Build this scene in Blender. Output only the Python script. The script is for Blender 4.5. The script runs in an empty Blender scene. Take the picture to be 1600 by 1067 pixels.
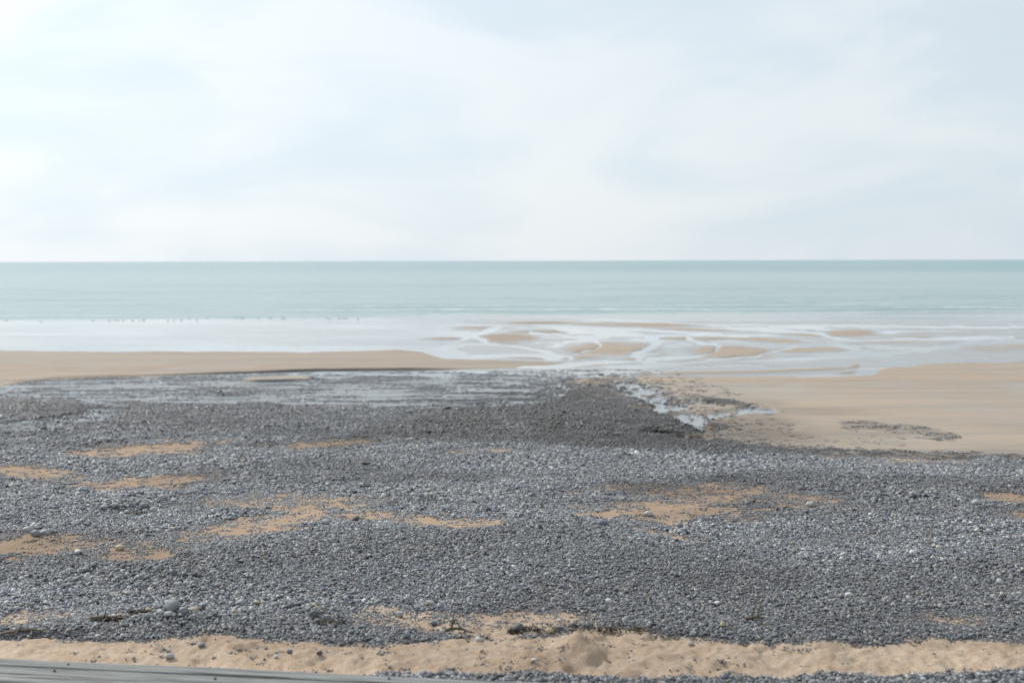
import bpy, bmesh, math, random
import numpy as np
from mathutils import Vector, Matrix, noise as mn

random.seed(7)
RNG = np.random.default_rng(11)
S = bpy.context.scene
COL = S.collection

# ------------------------------------------------------------------ camera
F = 2000.0          # focal length in pixels of the 1600 px wide photograph
HC = 6.5            # camera height over the water, metres
VH = 407.5
cam_d = bpy.data.cameras.new('camera')
cam = bpy.data.objects.new('camera', cam_d)
COL.objects.link(cam)
cam.location = (0, 0, HC)
cam.rotation_euler = (math.radians(90), math.radians(0.14), 0)
cam_d.sensor_width = 36.0
cam_d.lens = F / 1600 * 36
cam_d.shift_y = -(533.5 - VH) / 1600
cam_d.clip_start = 0.1
cam_d.clip_end = 90000
cam_d.dof.use_dof = True
cam_d.dof.focus_distance = 23.0
cam_d.dof.aperture_fstop = 0.8
S.camera = cam

# ------------------------------------------------------------------ world, sun, exposure
SUN_AZ = math.radians(-52)      # left of the viewing direction (+Y)
SUN_EL = math.radians(40)
sdir = Vector((math.sin(SUN_AZ) * math.cos(SUN_EL), math.cos(SUN_AZ) * math.cos(SUN_EL), math.sin(SUN_EL)))
W = bpy.data.worlds.new("World")
S.world = W
W.use_nodes = True
nt = W.node_tree
nt.nodes.clear()
N = nt.nodes.new
L = nt.links.new


def math_node(nt, op, a=None, b=None, clamp=False):
    n = nt.nodes.new('ShaderNodeMath')
    n.operation = op
    n.use_clamp = clamp
    for i, x in enumerate((a, b)):
        if x is None:
            continue
        if isinstance(x, (int, float)):
            n.inputs[i].default_value = x
        else:
            nt.links.new(x, n.inputs[i])
    return n.outputs[0]


def mix_col(nt, fac, a, b, blend='MIX'):
    n = nt.nodes.new('ShaderNodeMix')
    n.data_type = 'RGBA'
    n.blend_type = blend
    for s, x in ((n.inputs[0], fac), (n.inputs[6], a), (n.inputs[7], b)):
        if isinstance(x, (int, float)):
            s.default_value = x
        elif isinstance(x, tuple):
            s.default_value = x if len(x) == 4 else (*x, 1)
        else:
            nt.links.new(x, s)
    return n.outputs[2]


def ramp(nt, fac, stops, interp='LINEAR'):
    n = nt.nodes.new('ShaderNodeValToRGB')
    n.color_ramp.interpolation = interp
    el = n.color_ramp.elements
    while len(el) < len(stops):
        el.new(0.5)
    for e, (p, c) in zip(el, stops):
        e.position = p
        if isinstance(c, (int, float)):
            c = (c, c, c)
        e.color = (*c, 1)
    nt.links.new(fac, n.inputs[0])
    return n.outputs[0]


def noise_tex(nt, vec, scale, detail=4, rough=0.5, dist=0.0):
    n = nt.nodes.new('ShaderNodeTexNoise')
    n.inputs['Scale'].default_value = scale
    n.inputs['Detail'].default_value = detail
    n.inputs['Roughness'].default_value = rough
    n.inputs['Distortion'].default_value = dist
    if vec is not None:
        nt.links.new(vec, n.inputs['Vector'])
    return n.outputs[0]


def mapping(nt, vec, scale=(1, 1, 1), rot=(0, 0, 0), loc=(0, 0, 0)):
    n = nt.nodes.new('ShaderNodeMapping')
    n.inputs['Scale'].default_value = scale
    n.inputs['Rotation'].default_value = rot
    n.inputs['Location'].default_value = loc
    nt.links.new(vec, n.inputs['Vector'])
    return n.outputs[0]


def vmath(nt, op, a, b=None):
    n = nt.nodes.new('ShaderNodeVectorMath')
    n.operation = op
    for i, x in enumerate((a, b)):
        if x is None:
            continue
        if isinstance(x, (tuple, Vector)):
            n.inputs[i].default_value = tuple(x)
        else:
            nt.links.new(x, n.inputs[i])
    return n.outputs['Value'] if op in ('DOT_PRODUCT', 'LENGTH') else n.outputs[0]


sky = N('ShaderNodeTexSky')
sky.sky_type = 'NISHITA'
sky.sun_disc = False
sky.sun_elevation = SUN_EL
sky.sun_rotation = SUN_AZ
sky.altitude = 0
sky.air_density = 1.0
sky.dust_density = 2.0
sky.ozone_density = 1.0
tc = N('ShaderNodeTexCoord')
dirv = vmath(nt, 'NORMALIZE', tc.outputs['Generated'])
# veil of thin cloud: brighter towards the sun, soft streaky structure
dots = vmath(nt, 'DOT_PRODUCT', dirv, sdir)
glow = math_node(nt, 'POWER', math_node(nt, 'MAXIMUM', dots, 0.0), 5.0)
cl1 = noise_tex(nt, mapping(nt, dirv, (1.6, 1.6, 5.2), (0.10, 0.35, 0.0), (2.3, 0.4, 1.9)), 2.6, 7, 0.52, 0.7)
cl2 = noise_tex(nt, mapping(nt, dirv, (1.2, 1.2, 3.0), (0.3, -0.25, 0.0), (7.3, 2.4, 0.2)), 1.5, 3, 0.45, 0.3)
clm = math_node(nt, 'ADD', math_node(nt, 'MULTIPLY', cl1, 0.62), math_node(nt, 'MULTIPLY', cl2, 0.38))
clf = ramp(nt, clm, [(0.40, 0.0), (0.60, 1.0)], 'EASE')
sepw = N('ShaderNodeSeparateXYZ')
L(dirv, sepw.inputs[0])
side = math_node(nt, 'MULTIPLY', sepw.outputs[0], -0.15)          # away from the sun the veil greys
base_l = math_node(nt, 'ADD', math_node(nt, 'MULTIPLY', glow, 0.34), 0.855)
base_l = math_node(nt, 'ADD', base_l, side)
base_l = math_node(nt, 'ADD', base_l, math_node(nt, 'MULTIPLY', clf, 0.08))
cool = mix_col(nt, clf, (0.893, 1.012, 1.105), (0.955, 1.02, 1.06))
vl = N('ShaderNodeCombineXYZ')
for i in range(3):
    L(base_l, vl.inputs[i])
veil = vmath(nt, 'MULTIPLY', cool, vl.outputs[0])
veil10 = vmath(nt, 'MULTIPLY', veil, (10.0, 10.0, 10.0))
skymix = mix_col(nt, 0.88, sky.outputs[0], veil10)
bg = N('ShaderNodeBackground')
bg.inputs['Strength'].default_value = 0.1
L(skymix, bg.inputs['Color'])
wo = N('ShaderNodeOutputWorld')
L(bg.outputs[0], wo.inputs['Surface'])

sun_d = bpy.data.lights.new('sun', 'SUN')
sun_d.energy = 3.3
sun_d.angle = math.radians(1.5)
sun_d.color = (1.0, 0.95, 0.87)
sun = bpy.data.objects.new('sun', sun_d)
sun.rotation_euler = sdir.to_track_quat('Z', 'Y').to_euler()
sun.location = (-60, 60, 60)
COL.objects.link(sun)

S.view_settings.view_transform = 'Standard'
S.view_settings.look = 'None'
S.view_settings.exposure = 0.0
S.view_settings.gamma = 1.0
S.view_settings.use_curve_mapping = False
S.render.engine = 'CYCLES'
S.cycles.max_bounces = 5
S.cycles.diffuse_bounces = 2
S.cycles.transparent_max_bounces = 6


# ------------------------------------------------------------------ helpers
def vnoise(x, y, seed=0):
    xi = np.floor(x).astype(np.int64)
    yi = np.floor(y).astype(np.int64)
    xf = x - xi
    yf = y - yi
    xf = xf * xf * (3 - 2 * xf)
    yf = yf * yf * (3 - 2 * yf)

    def h(a, b):
        n = (a * 374761393 + b * 668265263 + seed * 974634777) & 0xFFFFFFFF
        n = ((n ^ (n >> 13)) * 1274126177) & 0xFFFFFFFF
        n = n ^ (n >> 16)
        return (n & 0xFFFFFF) / float(0xFFFFFF)
    return ((h(xi, yi) * (1 - xf) + h(xi + 1, yi) * xf) * (1 - yf) +
            (h(xi, yi + 1) * (1 - xf) + h(xi + 1, yi + 1) * xf) * yf) * 2 - 1


def fbm(x, y, seed=0, octv=4, gain=0.5):
    t = 0
    a = 1.0
    s = 0
    for i in range(octv):
        t = t + a * vnoise(x * 2 ** i + 13.7 * i, y * 2 ** i - 7.1 * i, seed + i * 17)
        s += a
        a *= gain
    return t / s * 1.4


def sstep(a, b, x):
    t = np.clip((x - a) / (b - a), 0, 1)
    return t * t * (3 - 2 * t)


def tag(o, label=None, cat=None, group=None, kind=None):
    if label:
        o['label'] = label
    if cat:
        o['category'] = cat
    if group:
        o['group'] = group
    if kind:
        o['kind'] = kind
    return o


def link_mesh(name, verts, faces, mat, parent=None, smooth=True):
    me = bpy.data.meshes.new(name)
    me.from_pydata(verts, [], faces)
    me.validate()
    if smooth:
        me.polygons.foreach_set('use_smooth', [True] * len(me.polygons))
    me.update()
    if mat:
        me.materials.append(mat)
    o = bpy.data.objects.new(name, me)
    COL.objects.link(o)
    if parent:
        o.parent = parent
    return o


def grid_mesh(name, P, mat, attrs):
    R, C, _ = P.shape
    me = bpy.data.meshes.new(name)
    me.vertices.add(R * C)
    me.vertices.foreach_set('co', P.reshape(-1).astype(np.float32))
    i = np.arange(R * C).reshape(R, C)
    q = np.stack([i[:-1, :-1], i[:-1, 1:], i[1:, 1:], i[1:, :-1]], -1).reshape(-1, 4)
    n = len(q)
    me.loops.add(n * 4)
    me.loops.foreach_set('vertex_index', q.reshape(-1).astype(np.int32))
    me.polygons.add(n)
    me.polygons.foreach_set('loop_start', np.arange(0, n * 4, 4, dtype=np.int32))
    me.polygons.foreach_set('loop_total', np.full(n, 4, dtype=np.int32))
    me.polygons.foreach_set('use_smooth', np.ones(n, dtype=bool))
    me.update()
    me.validate()
    for k, a in attrs.items():
        at = me.attributes.new(k, 'FLOAT', 'POINT')
        at.data.foreach_set('value', a.reshape(-1).astype(np.float32))
    me.materials.append(mat)
    o = bpy.data.objects.new(name, me)
    COL.objects.link(o)
    return o


# ------------------------------------------------------------------ the lie of the beach
PZ_D = [-40, 8, 12, 15, 18, 22, 26, 30, 36, 42, 46, 51, 60, 150, 400]
PZ_Z = [2.2, 1.62, 1.54, 1.50, 1.42, 1.25, 1.10, .90, .60, .28, .12, .03, -.03, -.05, -1.5]


def zb(D):
    return np.interp(D, PZ_D, PZ_Z)


def to_uv(X, D):
    Dm = np.maximum(D, 6.0)
    u = 800 + F * X / Dm
    v = VH + F * (HC - zb(Dm)) / Dm
    return u, v - (u - 800) * math.tan(math.radians(0.14))


_Dt = np.concatenate([np.linspace(10, 80, 1500), np.linspace(80.1, 400, 1500)])
_Vt = VH + F * (HC - zb(_Dt)) / _Dt


def from_uv(u, v):
    v = v + (u - 800) * math.tan(math.radians(0.14))
    D = float(np.interp(-v, -_Vt, _Dt))
    return (u - 800) / F * D, D


def ell(u, v, cx, cy, rx, ry, rot=0.0, n=0.0, soft=0.35):
    c, s = math.cos(math.radians(rot)), math.sin(math.radians(rot))
    du, dv = u - cx, v - cy
    a = (du * c + dv * s) / rx
    b = (-du * s + dv * c) / ry
    d = np.sqrt(a * a + b * b) + n
    return 1 - sstep(1 - soft, 1 + soft, d)


def stroke(u, v, pts, w, n=0.0):
    """soft band along a polyline, w = half thickness in photo rows"""
    m = np.zeros_like(u)
    for (x0, y0), (x1, y1) in zip(pts[:-1], pts[1:]):
        t = np.clip(((u - x0) * (x1 - x0) + (v - y0) * (y1 - y0)) / ((x1 - x0) ** 2 + (y1 - y0) ** 2), 0, 1)
        d = np.hypot((u - x0 - t * (x1 - x0)) * 0.45, v - y0 - t * (y1 - y0)) / w + n
        m = np.maximum(m, 1 - sstep(0.5, 1.3, d))
    return m


def edge_pt(u, v, z):
    v = v + (u - 800) * math.tan(math.radians(.14))
    D = F * (HC - z) / (v - VH)
    return Vector(((u - 800) / F * D, D, z))


ZT = 1.66
A = edge_pt(0, 1027, ZT)
B = edge_pt(880, 1067, ZT)
_ax = (B - A).normalized()
BEAM = (A, B, (_ax.y, -_ax.x))      # last: unit normal towards the camera side

CHANNELS = [([(870, 514), (960, 522), (1012, 529), (1032, 541), (1018, 553), (940, 569), (800, 577)], 3.2),
            ([(1088, 532), (1112, 541), (1100, 553), (1050, 560), (985, 566)], 2.8),
            ([(1225, 541), (1195, 552), (1150, 562), (1060, 568), (950, 575)], 2.4),
            ([(1290, 538), (1345, 545), (1362, 552), (1300, 560), (1180, 566)], 3.0),
            ([(775, 511), (738, 524), (700, 540), (678, 556), (700, 561), (800, 557), (880, 561)], 3.0),
            ([(735, 528), (795, 541), (850, 553), (905, 560)], 2.6), ([(690, 545), (620, 549), (540, 548)], 2.0),
            ([(850, 510), (940, 514), (1050, 520), (1150, 527)], 1.8), ([(1150, 514), (1250, 521), (1330, 533), (1420, 530), (1600, 527)], 2.6),
            ([(1370, 552), (1440, 548), (1520, 536), (1700, 533)], 3.0), ([(900, 502), (1050, 505), (1200, 509), (1600, 512)], 1.8),
            ([(900, 556), (940, 538), (900, 527), (830, 521)], 1.6)]


def _smooth(p):
    q = [p[0]] + list(p) + [p[-1]]
    out = []
    for i in range(1, len(q) - 2):
        for t in (0, .25, .5, .75):
            out.append(tuple(.5 * (2 * q[i][k] + (q[i + 1][k] - q[i - 1][k]) * t + (2 * q[i - 1][k] - 5 * q[i][k] + 4 * q[i + 1][k] - q[i + 2][k]) * t * t
                                   + (3 * q[i][k] - q[i - 1][k] - 3 * q[i + 1][k] + q[i + 2][k]) * t ** 3) for k in (0, 1)))
    return out + [p[-1]]


CHANNELS = [(_smooth(p_), w_) for p_, w_ in CHANNELS]


def channel_mask(u, v, n):
    k = (v < 610) & (v > 490)
    full = np.zeros(u.shape)
    if not k.any():
        return full
    u, v, n = u[k], v[k], (n + 0 * u)[k]
    m = np.zeros_like(u)
    u = u + 26 * fbm(u * .012, v * .06, 301, 3)
    v = v + 2.6 * fbm(u * .014, v * .05, 302, 3)
    n = n + .5 * fbm(u * .03, v * .12, 303, 3)
    for pts_, w_ in CHANNELS:
        m = np.maximum(m, stroke(u, v, pts_, w_, n))
    full[k] = m
    return full


SAND_PATCH = [  # cx, cy, rx, ry, rot, strength   -- sandy hollows between the pebble banks
    (250, 701, 125, 11, -3, 1.0), (25, 738, 75, 11, 3, 1.0), (505, 702, 85, 7, -2, .85), (750, 716, 60, 4, -2, .8),
    (240, 756, 115, 13, -2, .92), (455, 822, 125, 20, -12, .95), (690, 826, 120, 13, 3, .92), (560, 815, 70, 16, 0, .9),
    (50, 866, 120, 17, -2, 1.0), (190, 872, 100, 20, 6, .78), (350, 850, 90, 20, -8, .75), (440, 790, 130, 14, 0, .55),
    (1050, 810, 140, 17, 1, .97), (1130, 783, 150, 16, 2, .72), (1250, 795, 120, 18, 4, .7), (1000, 770, 90, 9, 0, .4),
    (1590, 790, 55, 13, 6, .98), (1595, 822, 45, 10, 6, .8), (1020, 848, 60, 6, 12, .9), (900, 808, 60, 10, 0, .6),
    (620, 985, 110, 17, 0, .72), (850, 985, 110, 14, 0, .8), (590, 968, 60, 8, 0, .5), (1500, 985, 120, 10, 0, .45),
    (120, 975, 110, 14, -2, .55), (30, 985, 60, 12, 0, .6), (1350, 730, 260, 4, 1, .25), (1450, 850, 120, 10, 0, .2),
    (760, 1000, 120, 9, 0, .7),
]


def fields(X, D):
    """all surface masks and the height at ground points (X, D)"""
    u, v = to_uv(X, D)
    n1 = fbm(X * .35, D * .22, 3, 4)
    n2 = fbm(X * 1.3, D * .7, 5, 4)
    n3 = fbm(X * 5, D * 3.2, 9, 3)
    nx = fbm(X * .8, D * 3.4, 15, 3)
    nf = fbm(X * .12, D * .35, 21, 4)
    # --- zones
    ptop = np.interp(u, [-400, 0, 90, 200, 380, 700, 800, 860, 900, 940, 1000, 1060, 1110, 1180, 1250, 1600, 2000],
                     [606, 600, 592, 590, 585, 583, 590, 608, 616, 620, 632, 656, 688, 706, 715, 727, 735])
    epr = sstep(840, 920, u)
    peb = sstep(-1.5 - 12 * epr, 2.5 + 22 * epr, v - ptop + (n2 * 4 + n1 * 3) * (1 + 1.6 * epr))
    sand = np.zeros_like(u)
    for cx, cy, rx, ry, rot, st in SAND_PATCH:
        c_, s_ = math.cos(math.radians(rot)), math.sin(math.radians(rot))
        dd_ = np.hypot(((u - cx) * c_ + (v - cy) * s_) / rx, (-(u - cx) * s_ + (v - cy) * c_) / ry)
        dd_ = dd_ + n2 * .30 + n1 * .22 + n3 * .22 + nx * .30
        sand = np.maximum(sand, st * .94 * np.clip((1.62 - dd_) / 1.05, 0, 1))
    st_top = np.interp(u, [-400, 0, 90, 200, 300, 380, 500, 640, 700, 800, 860, 1000, 1080, 1150, 1300, 1600, 2000],
                       [1004, 1010, 1010, 1011, 1010, 1014, 1019, 1024, 1018, 1010, 1005, 1001, 1010, 1015, 1014, 1020, 1022])
    st_bot = np.interp(u, [-400, 200, 400, 480, 560, 800, 1000, 1300, 1600, 2000],
                       [1130, 1095, 1075, 1064, 1062, 1064, 1066, 1062, 1058, 1052])
    strip = sstep(-5, 5, v - st_top + n2 * 5) * (1 - sstep(-5, 5, v - st_bot + n2 * 4))
    strip = np.where(v > 1090, 0.5 + 0.5 * n1, strip)
    sand = np.maximum(sand, strip)
    peb = peb * (1 - .5 * ell(u, v, 935, 622, 110, 22, 8, n2 * .5 + n3 * .3, .9))
    # right-hand fringe: pebbles thin out into the flat sand
    dark_p = .8 * ell(u, v, 945, 605, 72, 2.4, 2, n2 * .4) + .8 * ell(u, v, 1140, 633, 60, 5, 9, n2 * .5 + n3 * .3, .8) + \
        ell(u, v, 1090, 668, 50, 7, 4, n2 * .5) + stroke(u, v, [(1110, 702), (1300, 712), (1600, 722)], 7, n2 * .5) + \
        .7 * stroke(u, v, [(1330, 668), (1410, 674), (1480, 686)], 8, n2 * .5 + n3 * .3) + .25 * stroke(u, v, [(1200, 690), (1400, 694)], 6, n2)
    dark_p = np.clip(dark_p, 0, 1)
    pebd = np.clip(peb * (1 - sand) * (1 - ell(u, v, 432, 593.2, 62, 4.5, -1.5, 0, .2)), 0, 1)

    pebd = np.maximum(pebd, .8 * dark_p * np.where(u > 1200, .30, .62) * (1 - sstep(.1, .5, -n3) * .5))
    # --- standing water
    pond = np.zeros_like(u)
    pond_top = np.interp(u, [-400, 0, 90, 200, 380, 860, 900], [606, 600, 592, 590, 585, 578, 580])
    pond_bot = np.interp(u, [-400, 0, 100, 180, 330, 450, 560, 640, 760, 860, 900], [620, 618, 622, 634, 628, 630, 634, 640, 638, 632, 612])
    pond = sstep(-2, 2, v - pond_top) * (1 - sstep(-3, 3, v - pond_bot + n2 * 4)) * (1 - sstep(868, 905, u + 10 * n2))
    isl = ell(u, v, 25, 632, 85, 11, 4, n2 * .5) + ell(u, v, 390, 613, 110, 3.2, -2, n2 * .5) + ell(u, v, 520, 620, 60, 2.2, 0, n2 * .4) \
        + ell(u, v, 250, 632, 100, 3, 3, n2 * .5)
    pond = pond * (1 - np.clip(isl, 0, 1))
    pond = np.maximum(pond, stroke(u, v, [(-60, 672), (0, 668), (60, 664), (110, 656), (165, 648)], 9, n2 * .35))
    pond = np.maximum(pond, .9 * ell(u, v, 145, 648, 36, 9, -10, n2 * .4))
    streak = stroke(u, v, [(980, 603), (1015, 622), (1045, 640), (1085, 664)], 12, n2 * .5 + n3 * .2)
    streak = np.maximum(streak, stroke(u, v, [(1068, 655), (1120, 651), (1165, 643), (1200, 645)], 6.0, n2 * .5))
    streak = np.maximum(streak, stroke(u, v, [(900, 602), (940, 606), (1000, 610)], 2.2, n2 * .5))
    streak = np.maximum(streak, stroke(u, v, [(1055, 636), (1085, 629), (1130, 636)], 2.6, n2 * .5))
    streak = np.maximum(streak, ell(u, v, 1075, 688, 22, 4, 4, n2 * .5))
    streak = np.maximum(streak, ell(u, v, 1098, 676, 12, 3.5, 4, n2 * .3))
    streak = np.maximum(streak, .85 * stroke(u, v, [(1110, 690), (1060, 684), (1010, 676)], 3, n2 * .8))
    streak = np.clip(streak * 1.5, 0, 1) * sstep(-.65, .1, n3 + .6 * n2 + .30)
    # --- low sand bars and channels towards the sea
    btop = np.interp(u, [-400, 0, 100, 400, 560, 620, 660, 700, 760, 900, 950], [549, 549, 550, 551, 550, 547, 551, 562, 564, 568, 571])
    bbot = np.interp(u, [-400, 0, 40, 90, 150, 380, 500, 700, 860, 950], [615, 604, 597, 592, 590, 583.5, 579.5, 578.5, 575, 571.5])
    bar = sstep(-1.2, 1.2, v - btop + n1 * 1.0) * (1 - sstep(-.5, .5, v - bbot))
    bar = bar * (1 - sstep(930, 960, u))
    far_bars = np.zeros_like(u)
    for cx, cy, rx, ry, rot in [(685, 530.5, 38, 2.4, 0), (788, 531, 42, 6, 0), (845, 505.5, 48, 1.6, 0), (870, 519, 60, 1.6, -1),
                                (952, 546, 62, 9, 0), (1010, 509, 60, 2.6, 0), (1142, 551, 56, 8.5, 2), (1275, 548, 70, 3.2, -2),
                                (1090, 530, 50, 1.6, 0), (940, 508, 40, 1.2, 0), (1400, 536, 60, 3, 0), (1550, 543, 100, 10, 0),
                                (1300, 524, 60, 2.4, 0), (870, 560, 60, 2.0, 0), (1330, 521, 30, 3, 0), (1010, 562, 50, 1.8, -3),
                                (1200, 533, 50, 2, 3), (1480, 522, 60, 2.5, 0), (740, 513, 50, 1, 0), (1075, 516, 60, 1.4, 2)]:
        far_bars = np.maximum(far_bars, ell(u, v, cx, cy, rx * 1.05, ry * 1.1, rot, nf * .35 + n1 * .2, .6))
    flat_top = np.interp(u, [-400, 880, 930, 1000, 1150, 1260, 1380, 1440, 1600, 2000], [900, 600, 594, 591, 590, 588, 580, 572, 566, 560])
    flat = sstep(-1.5, 1.5, v - flat_top + nf * 3)
    tongue = stroke(u, v, [(1250, 589), (1310, 588), (1360, 585)], 3.0, nf * .3) + ell(u, v, 1352, 580, 24, 5, 0, nf * .3)
    flat = flat * (1 - np.clip(tongue, 0, 1))
    thin = stroke(u, v, [(1000, 586), (1200, 582), (1320, 577), (1340, 573)], 1.6, nf * .3)
    pebd = pebd * (1 - np.clip(bar * 4, 0, 1))
    # --- height
    z = zb(D) + 0 * X
    sea_side = (v < 604) & (u > 820) | (v < 585)
    low = np.where(v < 604, 1.0, 0.0)
    z = z + low * (-.03 + .02 * nf)
    z = z + bar * (.12 + .02 * n1) * (1 + .3 * sstep(560, 580, v))
    brd = sstep(620, 760, u) * (1 - sstep(602, 608, v)) * sstep(496, 504, v)
    chm = channel_mask(u, v, nf * .25 + n1 * .2)
    far_bars = far_bars * (1 - chm) * (1 - .7 * sstep(1330, 1480, u))
    chan = 1 - sstep(.04, .20, np.abs(fbm(X * .05 + .35 * n1, D * .15, 44, 3)) + .05 * nf)
    z = z * (1 - brd) + brd * (-.045 + .068 * (1 - np.maximum(.75 * chan, chm)) * (.85 + .3 * nf) + .006 * n1)
    z = z + far_bars * .10 + thin * .07
    z = np.where(flat > 0, np.maximum(z, z + flat * .10), z)
    z = z - streak * np.maximum(0, z + .035)
    z = z - pond * np.maximum(0, z - .006 + .02 * sstep(560, 740, u) + .034 * n3 + .022 * n2 + .014 * nx)
    bside = (X - BEAM[0][0]) * BEAM[2][0] + (D - BEAM[0][1]) * BEAM[2][1]
    isle = ell(u, v, 432, 593.2, 56, 3.4, -1.5, n2 * .05, .06)
    z = z + isle * .14
    # banks of shingle
    hi = sstep(640, 700, v) * peb * (1 - .7 * epr * (1 - sstep(690, 720, v)))
    z = z + hi * (.07 * n1 + .035 * n2) + hi * pebd * .05 * (1 - .8 * sstep(985, 1020, v)) - hi * .06 * sstep(1040, 1060, v)
    z = z + .10 * ell(u, v, 900, 722, 400, 12, 1, 0, .9) + .08 * ell(u, v, 1400, 750, 350, 16, 0, 0, .9)
    z = z + .16 * ell(u, v, 640, 880, 500, 40, 0, n1 * .2, .9)
    z = z + .10 * ell(u, v, 268, 986, 60, 10, 0, 0, .8)
    z = z + .09 * ell(u, v, 62, 856, 34, 9, 0, 0, .5)
    z = z - .10 * ell(u, v, 204, 811, 40, 5, 0, n3 * .2, .6) + .05 * ell(u, v, 205, 800, 50, 4, 0, 0, .6)
    z = z + .10 * ell(u, v, 1450, 830, 200, 20, 0, 0, .9)
    # wind-blown sand: lumps, footprints, a small cone
    lump = np.clip(sand, 0, 1) * sstep(960, 1000, v)
    lump = lump * sstep(-.1, -.5, bside)
    z = z + lump * (.013 * n2 + .020 * n3 + .024 * fbm(X * 14, D * 11, 73, 3) - .045 * sstep(.35, .75, fbm(X * 2.6, D * 2.4, 71, 2)))
    cx, cd = from_uv(897, 1030)
    r = np.hypot((X - cx) / .36, (D - cd) / .45)
    z = z + .24 * np.exp(-(r * 1.35) ** 1.7) + lump * 0
    cx2, cd2 = from_uv(60, 1006)
    z = z - .10 * np.exp(-(((X - cx2) / .7) ** 2 + ((D - cd2) / .10) ** 2))
    z = z - .22 * sstep(-.03, .08, bside)
    # --- wetness, dark wet stones and painted shade of the bank face
    wet = 1 - sstep(.0, .22, z + .02 * n1)
    wet = np.where(bar > .3, np.minimum(wet, .74), wet)
    wet = np.maximum(wet, streak)
    wet = np.maximum(wet, np.where((v < 604) | (u > 880), .62 + .12 * n1 + .1 * sstep(1000, 1600, u), 0) * (1 - sstep(715, 728, v)))
    damp = (1 - sstep(930, 985, v)) * .9 * np.where(u < 880, 1, sstep(722, 740, v)) + .35 * sstep(.1, .5, n1 + .5 * n2) * sstep(930, 985, v)
    scarp_shade = np.exp(-((v - bbot + .05) / .42) ** 2) * sstep(180, 420, u) * (1 - sstep(560, 900, u))  # dark line painted for the shade on the wet bank face
    scarp_shade = np.maximum(scarp_shade, np.exp(-((v - 596.3 + .012 * (u - 430)) / .9) ** 2) * sstep(385, 410, u) * (1 - sstep(478, 488, u)))
    wet_shade_dark = ell(u, v, 960, 665, 330, 52, 5, n1 * .35, .4) * (1 - sstep(-6, 4, v - np.interp(u, [400, 700, 900, 1100, 1600], [700, 706, 711, 720, 728]) + n2 * 3))
    wet_shade_dark = np.maximum(wet_shade_dark, .9 * ell(u, v, 40, 636, 130, 20, 3, n1 * .4))
    wet_shade_dark = np.maximum(wet_shade_dark, .55 * ell(u, v, 330, 652, 340, 28, 0, n1 * .6, .5))
    wet_shade_dark = np.maximum(wet_shade_dark, .8 * ell(u, v, 700, 682, 260, 24, 0, n1 * .6 + n2 * .3, .6))
    wet_shade_dark = np.maximum(wet_shade_dark, dark_p)
    wet_shade_dark = np.maximum(wet_shade_dark, scarp_shade)  # painted bank-face shade joins the dark wet tones
    wet_shade_dark = np.maximum(wet_shade_dark, .45 * sstep(-.15, .5, fbm(X * .16, D * .3, 88, 3)) * (v > 640))
    wet_shade_dark = np.maximum(wet_shade_dark, .75 * ell(u, v, 1090, 775, 130, 9, 3, n1 * .5))
    return dict(u=u, v=v, z=z, peb=pebd, sand=sand, wet=wet, wet_shade_dark=np.clip(wet_shade_dark, 0, 1), pond=pond, bar=bar, streak=streak, bside=bside, n2=n2, damp=damp, scarp_shade=scarp_shade)


def ground_z(X, D):
    f = fields(np.array([X, X], dtype=float), np.array([D, D], dtype=float))
    return float(f['z'][0])


# ------------------------------------------------------------------ materials
def new_mat(name):
    m = bpy.data.materials.new(name)
    m.use_nodes = True
    m.node_tree.nodes.clear()
    out = m.node_tree.nodes.new('ShaderNodeOutputMaterial')
    return m, m.node_tree, out


def attr(nt, name, typ='GEOMETRY'):
    n = nt.nodes.new('ShaderNodeAttribute')
    n.attribute_type = typ
    n.attribute_name = name
    return n.outputs['Fac']


def bump(nt, h, strength, dist, prev=None):
    n = nt.nodes.new('ShaderNodeBump')
    n.inputs['Strength'].default_value = strength
    n.inputs['Distance'].default_value = dist
    nt.links.new(h, n.inputs['Height'])
    if prev is not None:
        nt.links.new(prev, n.inputs['Normal'])
    return n.outputs[0]


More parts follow.
